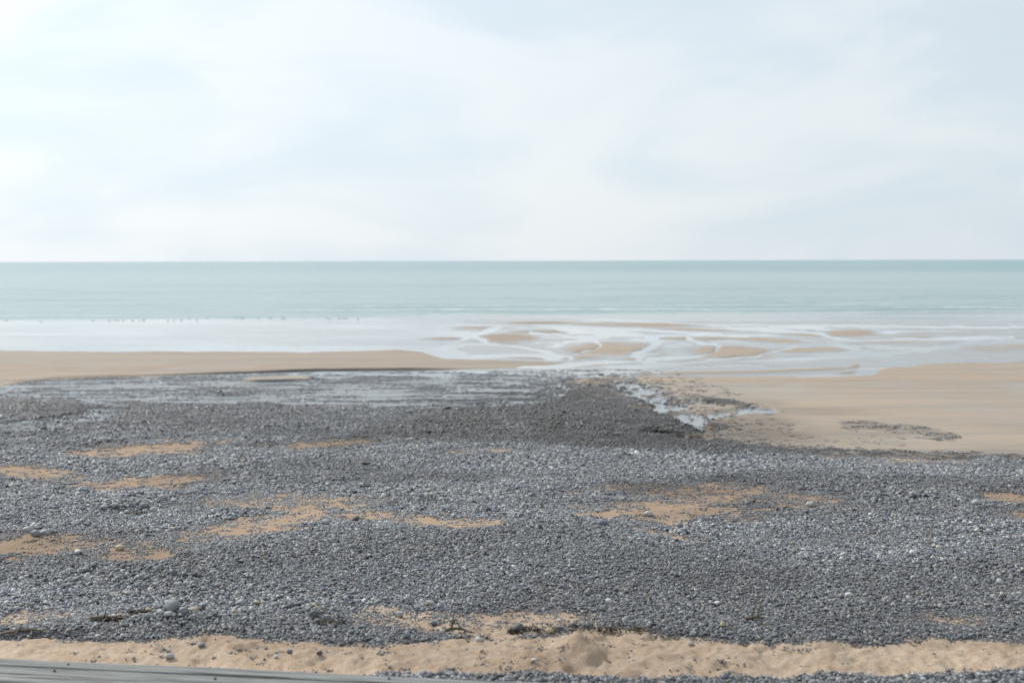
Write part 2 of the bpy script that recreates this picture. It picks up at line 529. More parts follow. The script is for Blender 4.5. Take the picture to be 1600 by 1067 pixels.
def sand_material():
    m, nt, out = new_mat('beach_sand')
    L = nt.links.new
    tc = nt.nodes.new('ShaderNodeTexCoord').outputs['Object']
    big = noise_tex(nt, mapping(nt, tc, (.10, .05, 1)), 1.0, 5, .55, .4)
    streaks = noise_tex(nt, mapping(nt, tc, (.05, .55, 1), (0, 0, .03)), 1.0, 5, .6, .5)
    fine = noise_tex(nt, tc, 38, 5, .7)
    mid = noise_tex(nt, tc, 4.5, 4, .6)
    dry = mix_col(nt, ramp(nt, big, [(.35, 0.), (.65, 1.)]), (.46, .36, .272), (.52, .415, .322))
    dry = mix_col(nt, ramp(nt, mid, [(.35, 0.), (.7, .55)]), dry, (.37, .245, .15))
    grain = ramp(nt, fine, [(.3, .62), (.5, .97), (.72, 1.2)])
    dry = mix_col(nt, 1.0, dry, grain, 'MULTIPLY')
    dry = mix_col(nt, math_node(nt, 'MULTIPLY', attr(nt, 'damp'), .75), dry, mix_col(nt, 1.0, (.285, .19, .122), grain, 'MULTIPLY'))
    wetc = mix_col(nt, ramp(nt, streaks, [(.38, 0.), (.62, 1.)]), (.20, .165, .127), (.285, .218, .150))
    wet = ramp(nt, attr(nt, 'wet'), [(.0, 0.), (1., 1.)])
    wetc = mix_col(nt, ramp(nt, wet, [(.84, 0.), (.97, 1.)]), wetc, (.15, .142, .13))
    c = mix_col(nt, wet, dry, wetc)
    # shingle floor between and under the loose pebbles
    vor = nt.nodes.new('ShaderNodeTexVoronoi')
    vor.inputs['Scale'].default_value = 17
    L(tc, vor.inputs['Vector'])
    vcol = nt.nodes.new('ShaderNodeSeparateColor')
    L(vor.outputs['Color'], vcol.inputs[0])
    pc = ramp(nt, vcol.outputs[0], [(0, (.05, .053, .06)), (.5, (.10, .106, .115)), (.85, (.16, .165, .175)), (1., (.25, .23, .20))])
    pm = ramp(nt, attr(nt, 'peb'), [(.55, 0.), (1., .92)])
    c = mix_col(nt, pm, c, pc)
    c = mix_col(nt, math_node(nt, 'MULTIPLY', attr(nt, 'wet_shade_dark'), .55), c, (.03, .027, .025))
    c = mix_col(nt, attr(nt, 'scarp_shade'), c, (.018, .016, .014))  # near-black colour paints the shaded face of the low bank
    b = nt.nodes.new('ShaderNodeBsdfPrincipled')
    L(c, b.inputs['Base Color'])
    L(ramp(nt, wet, [(0, .95), (.45, .7), (.80, .42), (.97, .15)]), b.inputs['Roughness'])
    L(ramp(nt, wet, [(.5, .15), (.95, .5)]), b.inputs['Specular IOR Level'])
    nb = nt.nodes.new('ShaderNodeBump')
    nb.inputs['Distance'].default_value = .03
    L(mid, nb.inputs['Height'])
    L(math_node(nt, 'SUBTRACT', .3, math_node(nt, 'MULTIPLY', wet, .28)), nb.inputs['Strength'])
    nb = nb.outputs[0]
    nb = bump(nt, fine, .5, .008, nb)
    L(nb, b.inputs['Normal'])
    L(b.outputs[0], out.inputs[0])
    return m


def pebble_material(inst=True, name='pebble_stone', tint=None, val=1.0):
    m, nt, out = new_mat(name)
    L = nt.links.new
    tc = nt.nodes.new('ShaderNodeTexCoord').outputs['Object']
    b = nt.nodes.new('ShaderNodeBsdfPrincipled')
    n = noise_tex(nt, tc, 14 if not inst else 1.7, 5, .65, .3)
    if inst:
        oi = nt.nodes.new('ShaderNodeObjectInfo')
        rnd_v = math_node(nt, 'FRACT', math_node(nt, 'ADD', oi.outputs['Random'], attr(nt, 'prand')))
        c = ramp(nt, rnd_v,
                 [(0, (.045, .049, .056)), (.16, (.085, .094, .110)), (.36, (.150, .165, .192)), (.58, (.222, .238, .266)),
                  (.70, (.175, .165, .158)), (.80, (.335, .35, .375)), (.94, (.48, .475, .46)), (.965, (.30, .23, .16)), (1, (.64, .64, .62))])
        wd = attr(nt, 'wet_shade_dark', 'INSTANCER')
        wt = attr(nt, 'wetp', 'INSTANCER')
        c = mix_col(nt, math_node(nt, 'MULTIPLY', wd, .80), c, (.040, .033, .028))
        c = mix_col(nt, math_node(nt, 'MULTIPLY', wt, .40), c, (.05, .052, .058))
        rr = nt.nodes.new('ShaderNodeMapRange')
        L(wt, rr.inputs[0])
        rr.inputs[3].default_value = .52
        rr.inputs[4].default_value = .22
        L(rr.outputs[0], b.inputs['Roughness'])
    else:
        c = tint
        b.inputs['Roughness'].default_value = .62
    g = ramp(nt, n, [(.25, .66), (.5, 1.), (.75, 1.22)])
    c = mix_col(nt, 1., c, g, 'MULTIPLY')
    L(c, b.inputs['Base Color'])
    b.inputs['Specular IOR Level'].default_value = .4
    if not inst:
        L(bump(nt, n, .4, .01), b.inputs['Normal'])
    L(b.outputs[0], out.inputs[0])
    return m


def water_material():
    m, nt, out = new_mat('sea_water')
    L = nt.links.new
    tc = nt.nodes.new('ShaderNodeTexCoord').outputs['Object']
    deep = attr(nt, 'deep')
    rip = attr(nt, 'ripple')
    w1 = noise_tex(nt, mapping(nt, tc, (.35, 1.3, 1), (0, 0, .08)), 1.0, 5, .6, .6)
    w2 = noise_tex(nt, mapping(nt, tc, (.02, .11, 1), (0, 0, -.03)), 1.0, 5, .6, .8)
    w3 = noise_tex(nt, mapping(nt, tc, (1.6, 4.5, 1), (0, 0, .3)), 1.0, 3, .6, .4)
    bs = nt.nodes.new('ShaderNodeBump')
    bs.inputs['Distance'].default_value = .10
    L(math_node(nt, 'ADD', w1, math_node(nt, 'MULTIPLY', w2, 2.0)), bs.inputs['Height'])
    L(math_node(nt, 'MULTIPLY', deep, .95), bs.inputs['Strength'])
    b2 = nt.nodes.new('ShaderNodeBump')
    b2.inputs['Distance'].default_value = .028
    L(w3, b2.inputs['Height'])
    L(math_node(nt, 'MULTIPLY', rip, .5), b2.inputs['Strength'])
    L(bs.outputs[0], b2.inputs['Normal'])
    w4 = noise_tex(nt, mapping(nt, tc, (3.2, 8.5, 1), (0, 0, .15)), 1.0, 4, .65, .5)
    w5 = noise_tex(nt, mapping(nt, tc, (.25, 1.2, 1)), 1.0, 4, .6, .5)
    b3 = nt.nodes.new('ShaderNodeBump')
    b3.inputs['Distance'].default_value = .11
    L(w4, b3.inputs['Height'])
    L(math_node(nt, 'MULTIPLY', attr(nt, 'brook'), ramp(nt, w5, [(.38, .05), (.66, .45)])), b3.inputs['Strength'])
    L(b2.outputs[0], b3.inputs['Normal'])
    nrm = b3.outputs[0]
    # shallow clear film: mirror over whatever lies beneath
    fr = nt.nodes.new('ShaderNodeFresnel')
    fr.inputs['IOR'].default_value = 1.42
    L(nrm, fr.inputs['Normal'])
    tr = nt.nodes.new('ShaderNodeBsdfTransparent')
    tr.inputs[0].default_value = (.86, .93, .95, 1)
    gl = nt.nodes.new('ShaderNodeBsdfGlossy')
    gl.inputs['Roughness'].default_value = .08
    gl.inputs['Color'].default_value = (1, 1, 1, 1)
    L(nrm, gl.inputs['Normal'])
    sh = nt.nodes.new('ShaderNodeMixShader')
    L(fr.outputs[0], sh.inputs[0])
    L(tr.outputs[0], sh.inputs[1])
    L(gl.outputs[0], sh.inputs[2])
    sheen_df = nt.nodes.new('ShaderNodeBsdfDiffuse')  # white diffuse painting sky reflection onto the shallow water
    sheen_df.inputs[0].default_value = (.78, .83, .86, 1)
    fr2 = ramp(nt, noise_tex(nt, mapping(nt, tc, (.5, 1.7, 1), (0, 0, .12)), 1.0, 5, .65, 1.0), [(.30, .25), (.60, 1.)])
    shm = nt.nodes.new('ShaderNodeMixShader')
    L(math_node(nt, 'MULTIPLY', attr(nt, 'sky_sheen'), fr2), shm.inputs[0])
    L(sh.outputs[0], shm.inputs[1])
    L(sheen_df.outputs[0], shm.inputs[2])
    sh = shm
    # turbid green sea
    f = attr(nt, 'far')
    bandn = noise_tex(nt, mapping(nt, tc, (.0016, .010, 1), (0, 0, .02)), 1.0, 4, .55, .4)
    bandf = math_node(nt, 'ADD', f, math_node(nt, 'MULTIPLY', math_node(nt, 'SUBTRACT', bandn, .5), .5))
    body = mix_col(nt, ramp(nt, bandf, [(.2, 0.), (.9, 1.)]), (.20, .285, .275), (.065, .195, .205))
    pb = nt.nodes.new('ShaderNodeBsdfPrincipled')
    foam = ramp(nt, attr(nt, 'foam'), [(.0, 0.), (1., 1.)])
    fn = ramp(nt, noise_tex(nt, mapping(nt, tc, (.5, 1.6, 1)), 1.2, 5, .7), [(.42, 0.), (.60, 1.)])
    fo = math_node(nt, 'MULTIPLY', foam, fn)
    body = mix_col(nt, fo, body, (.80, .83, .84))
    L(body, pb.inputs['Base Color'])
    pb.inputs['IOR'].default_value = 1.33
    pb.inputs['Roughness'].default_value = .22
    L(nrm, pb.inputs['Normal'])
    ms = nt.nodes.new('ShaderNodeMixShader')
    L(ramp(nt, deep, [(.02, 0.), (.6, 1.)]), ms.inputs[0])
    L(sh.outputs[0], ms.inputs[1])
    L(pb.outputs[0], ms.inputs[2])
    L(ms.outputs[0], out.inputs[0])
    return m


def wood_material():
    m, nt, out = new_mat('weathered_timber')
    L = nt.links.new
    tc = nt.nodes.new('ShaderNodeTexCoord').outputs['Object']
    g1 = noise_tex(nt, mapping(nt, tc, (1.1, 34, 34)), 1.0, 6, .65, .5)
    g2 = noise_tex(nt, mapping(nt, tc, (.5, 8, 8)), 1.0, 4, .6, .8)
    cr = noise_tex(nt, mapping(nt, tc, (.7, 60, 12), (0, 0, 0), (3, 1, 2)), 1.0, 3, .5, .2)
    c = ramp(nt, g1, [(.28, (.055, .056, .054)), (.48, (.17, .175, .172)), (.74, (.33, .335, .325))])
    c = mix_col(nt, ramp(nt, g2, [(.35, 0.), (.7, .6)]), c, (.13, .145, .14))
    crack = ramp(nt, cr, [(.36, 1.), (.42, 0.)])
    c = mix_col(nt, crack, c, (.02, .018, .016))
    b = nt.nodes.new('ShaderNodeBsdfPrincipled')
    L(c, b.inputs['Base Color'])
    b.inputs['Roughness'].default_value = .7
    nb = bump(nt, g1, .8, .012)
    L(bump(nt, crack, -1.0, .012, nb), b.inputs['Normal'])
    L(b.outputs[0], out.inputs[0])
    return m


def plain(name, col, rough=.7, var=.35, scale=20):
    m, nt, out = new_mat(name)
    tc = nt.nodes.new('ShaderNodeTexCoord').outputs['Object']
    n = noise_tex(nt, tc, scale, 4, .6)
    g = ramp(nt, n, [(.25, 1 - var), (.75, 1 + var)])
    b = nt.nodes.new('ShaderNodeBsdfPrincipled')
    nt.links.new(mix_col(nt, 1., col, g, 'MULTIPLY'), b.inputs['Base Color'])
    b.inputs['Roughness'].default_value = rough
    nt.links.new(b.outputs[0], out.inputs[0])
    return m


M_SAND = sand_material()
M_PEB = pebble_material()
M_WATER = water_material()
M_WOOD = wood_material()
M_ST = dict(
    grey=pebble_material(False, 'stone_grey', (.20, .21, .22)),
    pale=pebble_material(False, 'stone_pale', (.33, .335, .335)),
    white=pebble_material(False, 'stone_white', (.50, .50, .49)),
    dark=pebble_material(False, 'stone_dark', (.09, .092, .098)),
    yellow=pebble_material(False, 'stone_yellow', (.38, .31, .18)),
    tan=pebble_material(False, 'stone_tan', (.42, .34, .25)),
    blue=pebble_material(False, 'stone_blue_grey', (.15, .17, .20)))

# ------------------------------------------------------------------ beach ground: one sheet, traced rows finer far away
rows = [-40., -20., -5., 4., 8., 10., 11.5]
v = 1160.0
while v > 497:
    rows.append(float(np.interp(-v, -_Vt, _Dt)))
    v -= 1.55 if v > 720 else (1.0 if v > 610 else (.4 if 568 < v < 602 else .75))
rows += [155., 170., 200., 260., 340.]
rows = np.array(sorted(rows))
NC = 620
s = np.linspace(-1, 1, NC)
DD = np.repeat(rows[:, None], NC, 1)
half = .47 * np.maximum(DD, 10) + 3.0
XX = s[None, :] * half
f = fields(XX, DD)
P = np.stack([XX, DD, f['z']], -1)
ground = grid_mesh('beach_ground', P, M_SAND, dict(peb=f['peb'], wet=f['wet'], wet_shade_dark=f['wet_shade_dark'], damp=f['damp'], scarp_shade=f['scarp_shade']))
tag(ground, kind='structure')

# ------------------------------------------------------------------ sea: one sheet from the pools to the horizon
rw = [44., 46.]
d = 48.
while d < 150:
    rw.append(d)
    d += .6
while d < 420:
    rw.append(d)
    d *= 1.0035
while d < 60000:
    rw.append(d)
    d *= 1.12
rw = np.array(rw + [80000.])
NCs = 420
s = np.linspace(-1, 1, NCs)
DD = np.repeat(rw[:, None], NCs, 1)
XX = s[None, :] * (.55 * DD + 14)
us = 800 + F * XX / DD
shore = np.interp(us, [-400, 0, 300, 560, 800, 1600, 2000], [141, 140, 142, 145, 150, 158, 160])
dd = DD - shore + 3 * fbm(XX * .03, DD * .02, 61, 3)
deep = sstep(-1, 9, dd)
far = sstep(300, 1100, DD) * (.55 + .45 * sstep(200, 1300, us))
amp = deep * np.exp(-np.maximum(DD - 170, 0) / 260)
ph = DD + 5 * fbm(XX * .012, DD * .015, 62, 3)
crest = .5 + .5 * np.sin(ph * 2 * np.pi / 13.5)
mod = np.clip(.35 + 1.1 * fbm(XX * .022, DD * .05, 63, 3), 0, 1)
zz = amp * (.34 * crest ** 3 * mod + .05 * fbm(XX * .25, DD * .5, 64, 3))
zz = zz + deep * .22 * np.exp(-((dd - 7 - 2 * fbm(XX * .04, DD * .01, 77, 3)) / 1.6) ** 2) * np.clip(.4 + 1.4 * fbm(XX * .05, DD * .01, 78, 3), 0, 1)
zz = np.where(DD > 600, 0, zz)
ripple = sstep(.0, .45, fbm(XX * .05, DD * .10, 65, 4) + .12 * sstep(300, 560, us)) * sstep(250, 520, us) + .12
foam = np.exp(-((dd - 1.5) / 2.6) ** 2) * .9 + .3 * np.exp(-((dd + 7) / 5.) ** 2) * sstep(620, 800, us)
foam = np.clip(foam + deep * .8 * sstep(.86, .97, crest) * mod * np.exp(-np.maximum(DD - 160, 0) / 40), 0, 1)
vs = VH + F * HC / DD
sky_sheen = sstep(560, 760, us) * sstep(500, 512, vs) * (1 - sstep(570, 600, vs)) * np.clip(.45 + .8 * fbm(XX * .06, DD * .12, 68, 3), 0, .8)  # painted glint of rippled water in the braided channels
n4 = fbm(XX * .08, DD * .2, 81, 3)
sky_sheen = np.maximum(sky_sheen * .35, .30 * channel_mask(us, vs, .3 * n4) * (vs > 498) * np.clip(.55 + 1.0 * n4, .1, 1) * (1 - .75 * sstep(1180, 1420, us)))
sky_sheen = np.maximum(sky_sheen, .26 * (1 - sstep(560, 760, us)) * sstep(497, 499, vs) * (1 - sstep(552, 560, vs)) * (.7 + .5 * n4))  # painted reflection of bright sky over the flooded band
sky_sheen = np.maximum(sky_sheen, .12 * sstep(940, 1000, us) * sstep(600, 612, vs))
P = np.stack([XX, DD, zz], -1)
sea = grid_mesh('sea', P, M_WATER, dict(deep=deep, far=far, ripple=np.clip(ripple, 0, 1), foam=foam, sky_sheen=sky_sheen, brook=sstep(582, 592, vs) * (1 - .8 * sstep(860, 920, us))))
tag(sea, kind='structure')


# ------------------------------------------------------------------ loose shingle: real stones on points (geometry nodes)
def pebble_mesh(name, seed, sub=1, sx=1., sy=.78, sz=.5, amp=.22, freq=1.1):
    bm = bmesh.new()
    bmesh.ops.create_icosphere(bm, subdivisions=sub + 1, radius=1.0)
    o = Vector((seed * 3.1, seed * 7.7, seed * 1.3))
    for vt in bm.verts:
        n = mn.noise(vt.co * freq + o) + .4 * mn.noise(vt.co * freq * 2.3 + o)
        vt.co *= 1 + amp * n
        vt.co.x *= sx
        vt.co.y *= sy
        vt.co.z *= sz
    me = bpy.data.meshes.new(name)
    bm.to_mesh(me)
    bm.free()
    me.polygons.foreach_set('use_smooth', [True] * len(me.polygons))
    return me


def scatter_points():
    """rows: x, y, z, size, wdark, wet, shape index (0-6 single stones, 7-14 handfuls of nine)"""
    out = []
    # (D0, D1, handfuls per m2, singles per m2, mean half length of one stone in m)
    for D0, D1, dc, ds, rad in [(11.5, 18, 400, 600, .0124), (18, 26, 340, 460, .0140), (26, 36, 240, 320, .0172), (36, 48, 185, 240, .0198),
                                (48, 76, 95, 330, .0255)]:
        wmax = .44 * D1 + 1.5
        for clumpy, dens in ((True, dc), (False, ds), (None, dc * 1.25)):
            n = int((D1 - D0) * 2 * wmax * dens)
            D = RNG.uniform(D0, D1, n)
            X = RNG.uniform(-wmax, wmax, n)
            k = np.abs(X) < .44 * D + 1.2
            D, X = D[k], X[k]
            f = fields(X, D)
            clump = fbm(X * 2.2, D * 1.6, 33, 3)
            prob = np.clip(f['peb'], 0, 1) ** 1.3
            streaky = fbm(X * .5, D * 1.5, 91, 4)
            prob = prob * (1 - f['pond'] * np.clip((1.0 if clumpy else .80) - .35 * streaky, .1, 1.)) * (1 - .95 * f['streak'])
            if clumpy is None:          # half-buried stones thinning out into the sand
                pz = f['peb']
                prob = (.035 + .965 * sstep(.03, .85, pz)) * (1 - sstep(.90, 1., pz)) * np.clip(.75 + .8 * clump + .5 * fbm(X * .9, D * 3.6, 19, 3), .05, 1)
                prob = prob * np.where(f['v'] > 1010, .8, 1)
                prob = np.where((f['pond'] > .2) & (f['u'] < 900), np.clip(.07 + .55 * streaky + .25 * fbm(X * .12, D * .9, 93, 3), .0, .7), prob)
                prob = np.where((f['pond'] > .3) & (f['v'] > 640), .04, prob)
                prob = np.maximum(prob, .6 * ell(f['u'], f['v'], 975, 634, 120, 38, 16, f['n2'] * .6, .8) * np.clip(.6 + f['n2'], .1, 1) * (1 - .6 * f['streak']))
                prob = np.where((ell(f['u'], f['v'], 1010, 640, 210, 55, 14) < .1) & (pz < .03) & ((f['v'] < 690) | (f['u'] > 880) & (f['v'] < 728)), 0, prob)
            elif clumpy:
                prob = sstep(.50, 1., prob) ** 1.2
            else:
                stray = np.clip(.20 + .34 * clump + .18 * fbm(X * 8, D * 5, 37, 2), .01, 1) * np.where(f['v'] > 1010, .45, 1) * sstep(690, 720, f['v']) * (1 - .6 * sstep(1000, 1025, f['v']))
                stray = np.where((f['v'] < 728) & (f['u'] > 900), .0, stray)
                prob = np.maximum(prob, stray)
                prob = np.clip(prob * (1 + .5 * clump * (prob < .93)), 0, 1)
            prob = prob * np.where(f['bar'] > .1, 0, 1) * np.where(f['bside'] > -.02, 0, 1)
            k = RNG.random(len(D)) < prob
            D, X = D[k], X[k]
            f = {a: b[k] for a, b in f.items()}
            m = len(D)
            sort = np.exp(.42 * fbm(X * .35, D * .6, 55, 3))
            rim = sstep(.1, .9, f['peb'])
            if clumpy:
                sc = rad * np.exp(RNG.normal(0, .22, m)) * sort
                z = f['z'] + sc * RNG.uniform(-.8, 1.0, m) * np.where(f['v'] < 660, .5, 1) * rim - sc * .5 * (1 - rim)
                z = z - .6 * sc * (f['v'] < 660)
                idx = RNG.integers(7, 15, m)
            elif clumpy is None:
                sc = rad * .78 * np.exp(RNG.normal(0, .2, m)) * sort
                sc = np.where(f['pond'] > .2, sc * .8, sc)
                z = np.where(f['pond'] > .2, np.maximum(f['z'], -.25 * sc), f['z']) + sc * .12
                idx = RNG.integers(15, 21, m)
            else:
                sc = rad * np.exp(RNG.normal(0.0, .42, m)) * sort * (.72 + .28 * rim)
                sc = np.where(f['pond'] > .25, sc * .62, sc)
                sc = np.where((f['sand'] > .4) & (RNG.random(m) < .8), sc * .72, sc)
                sc = np.minimum(np.where(RNG.random(m) < .03, sc * 1.5, sc), rad * 2.3)
                dense = f['peb'] > .6
                z = f['z'] + sc * RNG.uniform(0, .4, m) + rad * RNG.uniform(0, 1.3, m) * rim ** 2 * np.where(f['v'] < 660, .3, 1) - sc * .25 * (1 - rim)
                idx = RNG.integers(0, 7, m)
            out.append(np.stack([X, D, z, sc, f['wet_shade_dark'], np.maximum(f['wet'], .8 * f['pond']), idx], -1))
    return np.concatenate(out)


pts = scatter_points()
print('pebbles', len(pts))
me = bpy.data.meshes.new('shingle')
me.vertices.add(len(pts))
me.vertices.foreach_set('co', pts[:, :3].astype(np.float32).reshape(-1))
for nm, a in (('psize', pts[:, 3]), ('wet_shade_dark', pts[:, 4]), ('wetp', pts[:, 5])):
    at = me.attributes.new(nm, 'FLOAT', 'POINT')
    at.data.foreach_set('value', a.astype(np.float32))
tl = np.where(pts[:, 6] > 14, .02, np.where(pts[:, 6] > 6, .16, .4))
rot = np.stack([RNG.normal(0, 1, len(pts)) * tl, RNG.normal(0, 1, len(pts)) * tl, RNG.uniform(0, 6.283, len(pts))], -1)
at = me.attributes.new('prot', 'FLOAT_VECTOR', 'POINT')
at.data.foreach_set('vector', rot.astype(np.float32).reshape(-1))
at = me.attributes.new('pidx', 'INT', 'POINT')
at.data.foreach_set('value', pts[:, 6].astype(np.int32))
shingle = bpy.data.objects.new('shingle', me)
COL.objects.link(shingle)
me.materials.append(M_PEB)
tag(shingle, 'loose blue grey shingle heaped in banks across the beach with sandy hollows between', 'pebbles', kind='stuff')

ng = bpy.data.node_groups.new('shingle_scatter', 'GeometryNodeTree')
ng.interface.new_socket('Geometry', in_out='INPUT', socket_type='NodeSocketGeometry')
ng.interface.new_socket('Geometry', in_out='OUTPUT', socket_type='NodeSocketGeometry')
gi = ng.nodes.new('NodeGroupInput')
go = ng.nodes.new('NodeGroupOutput')
g2i = ng.nodes.new('GeometryNodeGeometryToInstance')
SHAPES = []
for k, (sx, sy, sz) in enumerate([(1, .8, .6), (1, .65, .55), (1, .9, .75), (1.1, .7, .42), (.9, .85, .7), (1.15, .6, .5), (1, .75, .68)]):
    pm = pebble_mesh('pebble_shape', k + 1, 1, sx, sy, sz, .42, 1.35)
    SHAPES.append((np.array([tuple(q.co) for q in pm.vertices]), [tuple(p.vertices) for p in pm.polygons]))
    pm.attributes.new('prand', 'FLOAT', 'POINT')
    SHAPES[-1] += (pm,)


def handful(seed, spread=1.0, flat=False):
    rnd = np.random.default_rng(seed)
    V, Fc, R = [], [], []
    spots = []
    while len(spots) < 9:
        p = rnd.uniform(-2.9, 2.9, 2) * spread
        if np.hypot(*p) < 3.0 * spread and all(np.hypot(*(p - q)) > 1.25 for q in spots):
            spots.append(p)
    for p in spots:
        vs, fs, _ = SHAPES[rnd.integers(0, 7)]
        sc = float(np.exp(rnd.normal(0, .3)))
        M = Matrix.Rotation(rnd.uniform(0, 6.28), 3, 'Z') @ Matrix.Rotation(rnd.normal(0, .45), 3, 'X') @ Matrix.Rotation(rnd.normal(0, .45), 3, 'Y')
        w = (vs * sc) @ np.array(M).T + np.array([p[0], p[1], 0 if flat else rnd.uniform(-.3, .9)])
        o = sum(len(a) for a in V)
        V.append(w)
        Fc += [tuple(i + o for i in q) for q in fs]
        R += [rnd.random()] * len(w)
    me = bpy.data.meshes.new('pebble_handful')
    me.from_pydata(np.concatenate(V).tolist(), [], Fc)
    me.polygons.foreach_set('use_smooth', [True] * len(me.polygons))
    at = me.attributes.new('prand', 'FLOAT', 'POINT')
    at.data.foreach_set('value', np.array(R, dtype=np.float32))
    return me


for pm in ([q[2] for q in SHAPES] + [handful(50 + k) for k in range(8)] +
           [handful(80 + k, 2.3, True) for k in range(6)])[::-1]:      # the socket reads its links last to first
    pm.materials.append(M_PEB)
    po = bpy.data.objects.new('pebble_shape', pm)      # not linked: only the node tree uses it
    oi = ng.nodes.new('GeometryNodeObjectInfo')
    oi.inputs['Object'].default_value = po
    oi.inputs['As Instance'].default_value = True
    ng.links.new(oi.outputs['Geometry'], g2i.inputs[0])


def nattr(nm, typ):
    n = ng.nodes.new('GeometryNodeInputNamedAttribute')
    n.data_type = typ
    n.inputs['Name'].default_value = nm
    return n.outputs['Attribute']


iop = ng.nodes.new('GeometryNodeInstanceOnPoints')
ng.links.new(gi.outputs[0], iop.inputs['Points'])
ng.links.new(g2i.outputs[0], iop.inputs['Instance'])
iop.inputs['Pick Instance'].default_value = True
ng.links.new(nattr('pidx', 'INT'), iop.inputs['Instance Index'])
e2r = ng.nodes.new('FunctionNodeEulerToRotation')
ng.links.new(nattr('prot', 'FLOAT_VECTOR'), e2r.inputs[0])
ng.links.new(e2r.outputs[0], iop.inputs['Rotation'])
ng.links.new(nattr('psize', 'FLOAT'), iop.inputs['Scale'])
ng.links.new(iop.outputs[0], go.inputs[0])
md = shingle.modifiers.new('scatter', 'NODES')
md.node_group = ng


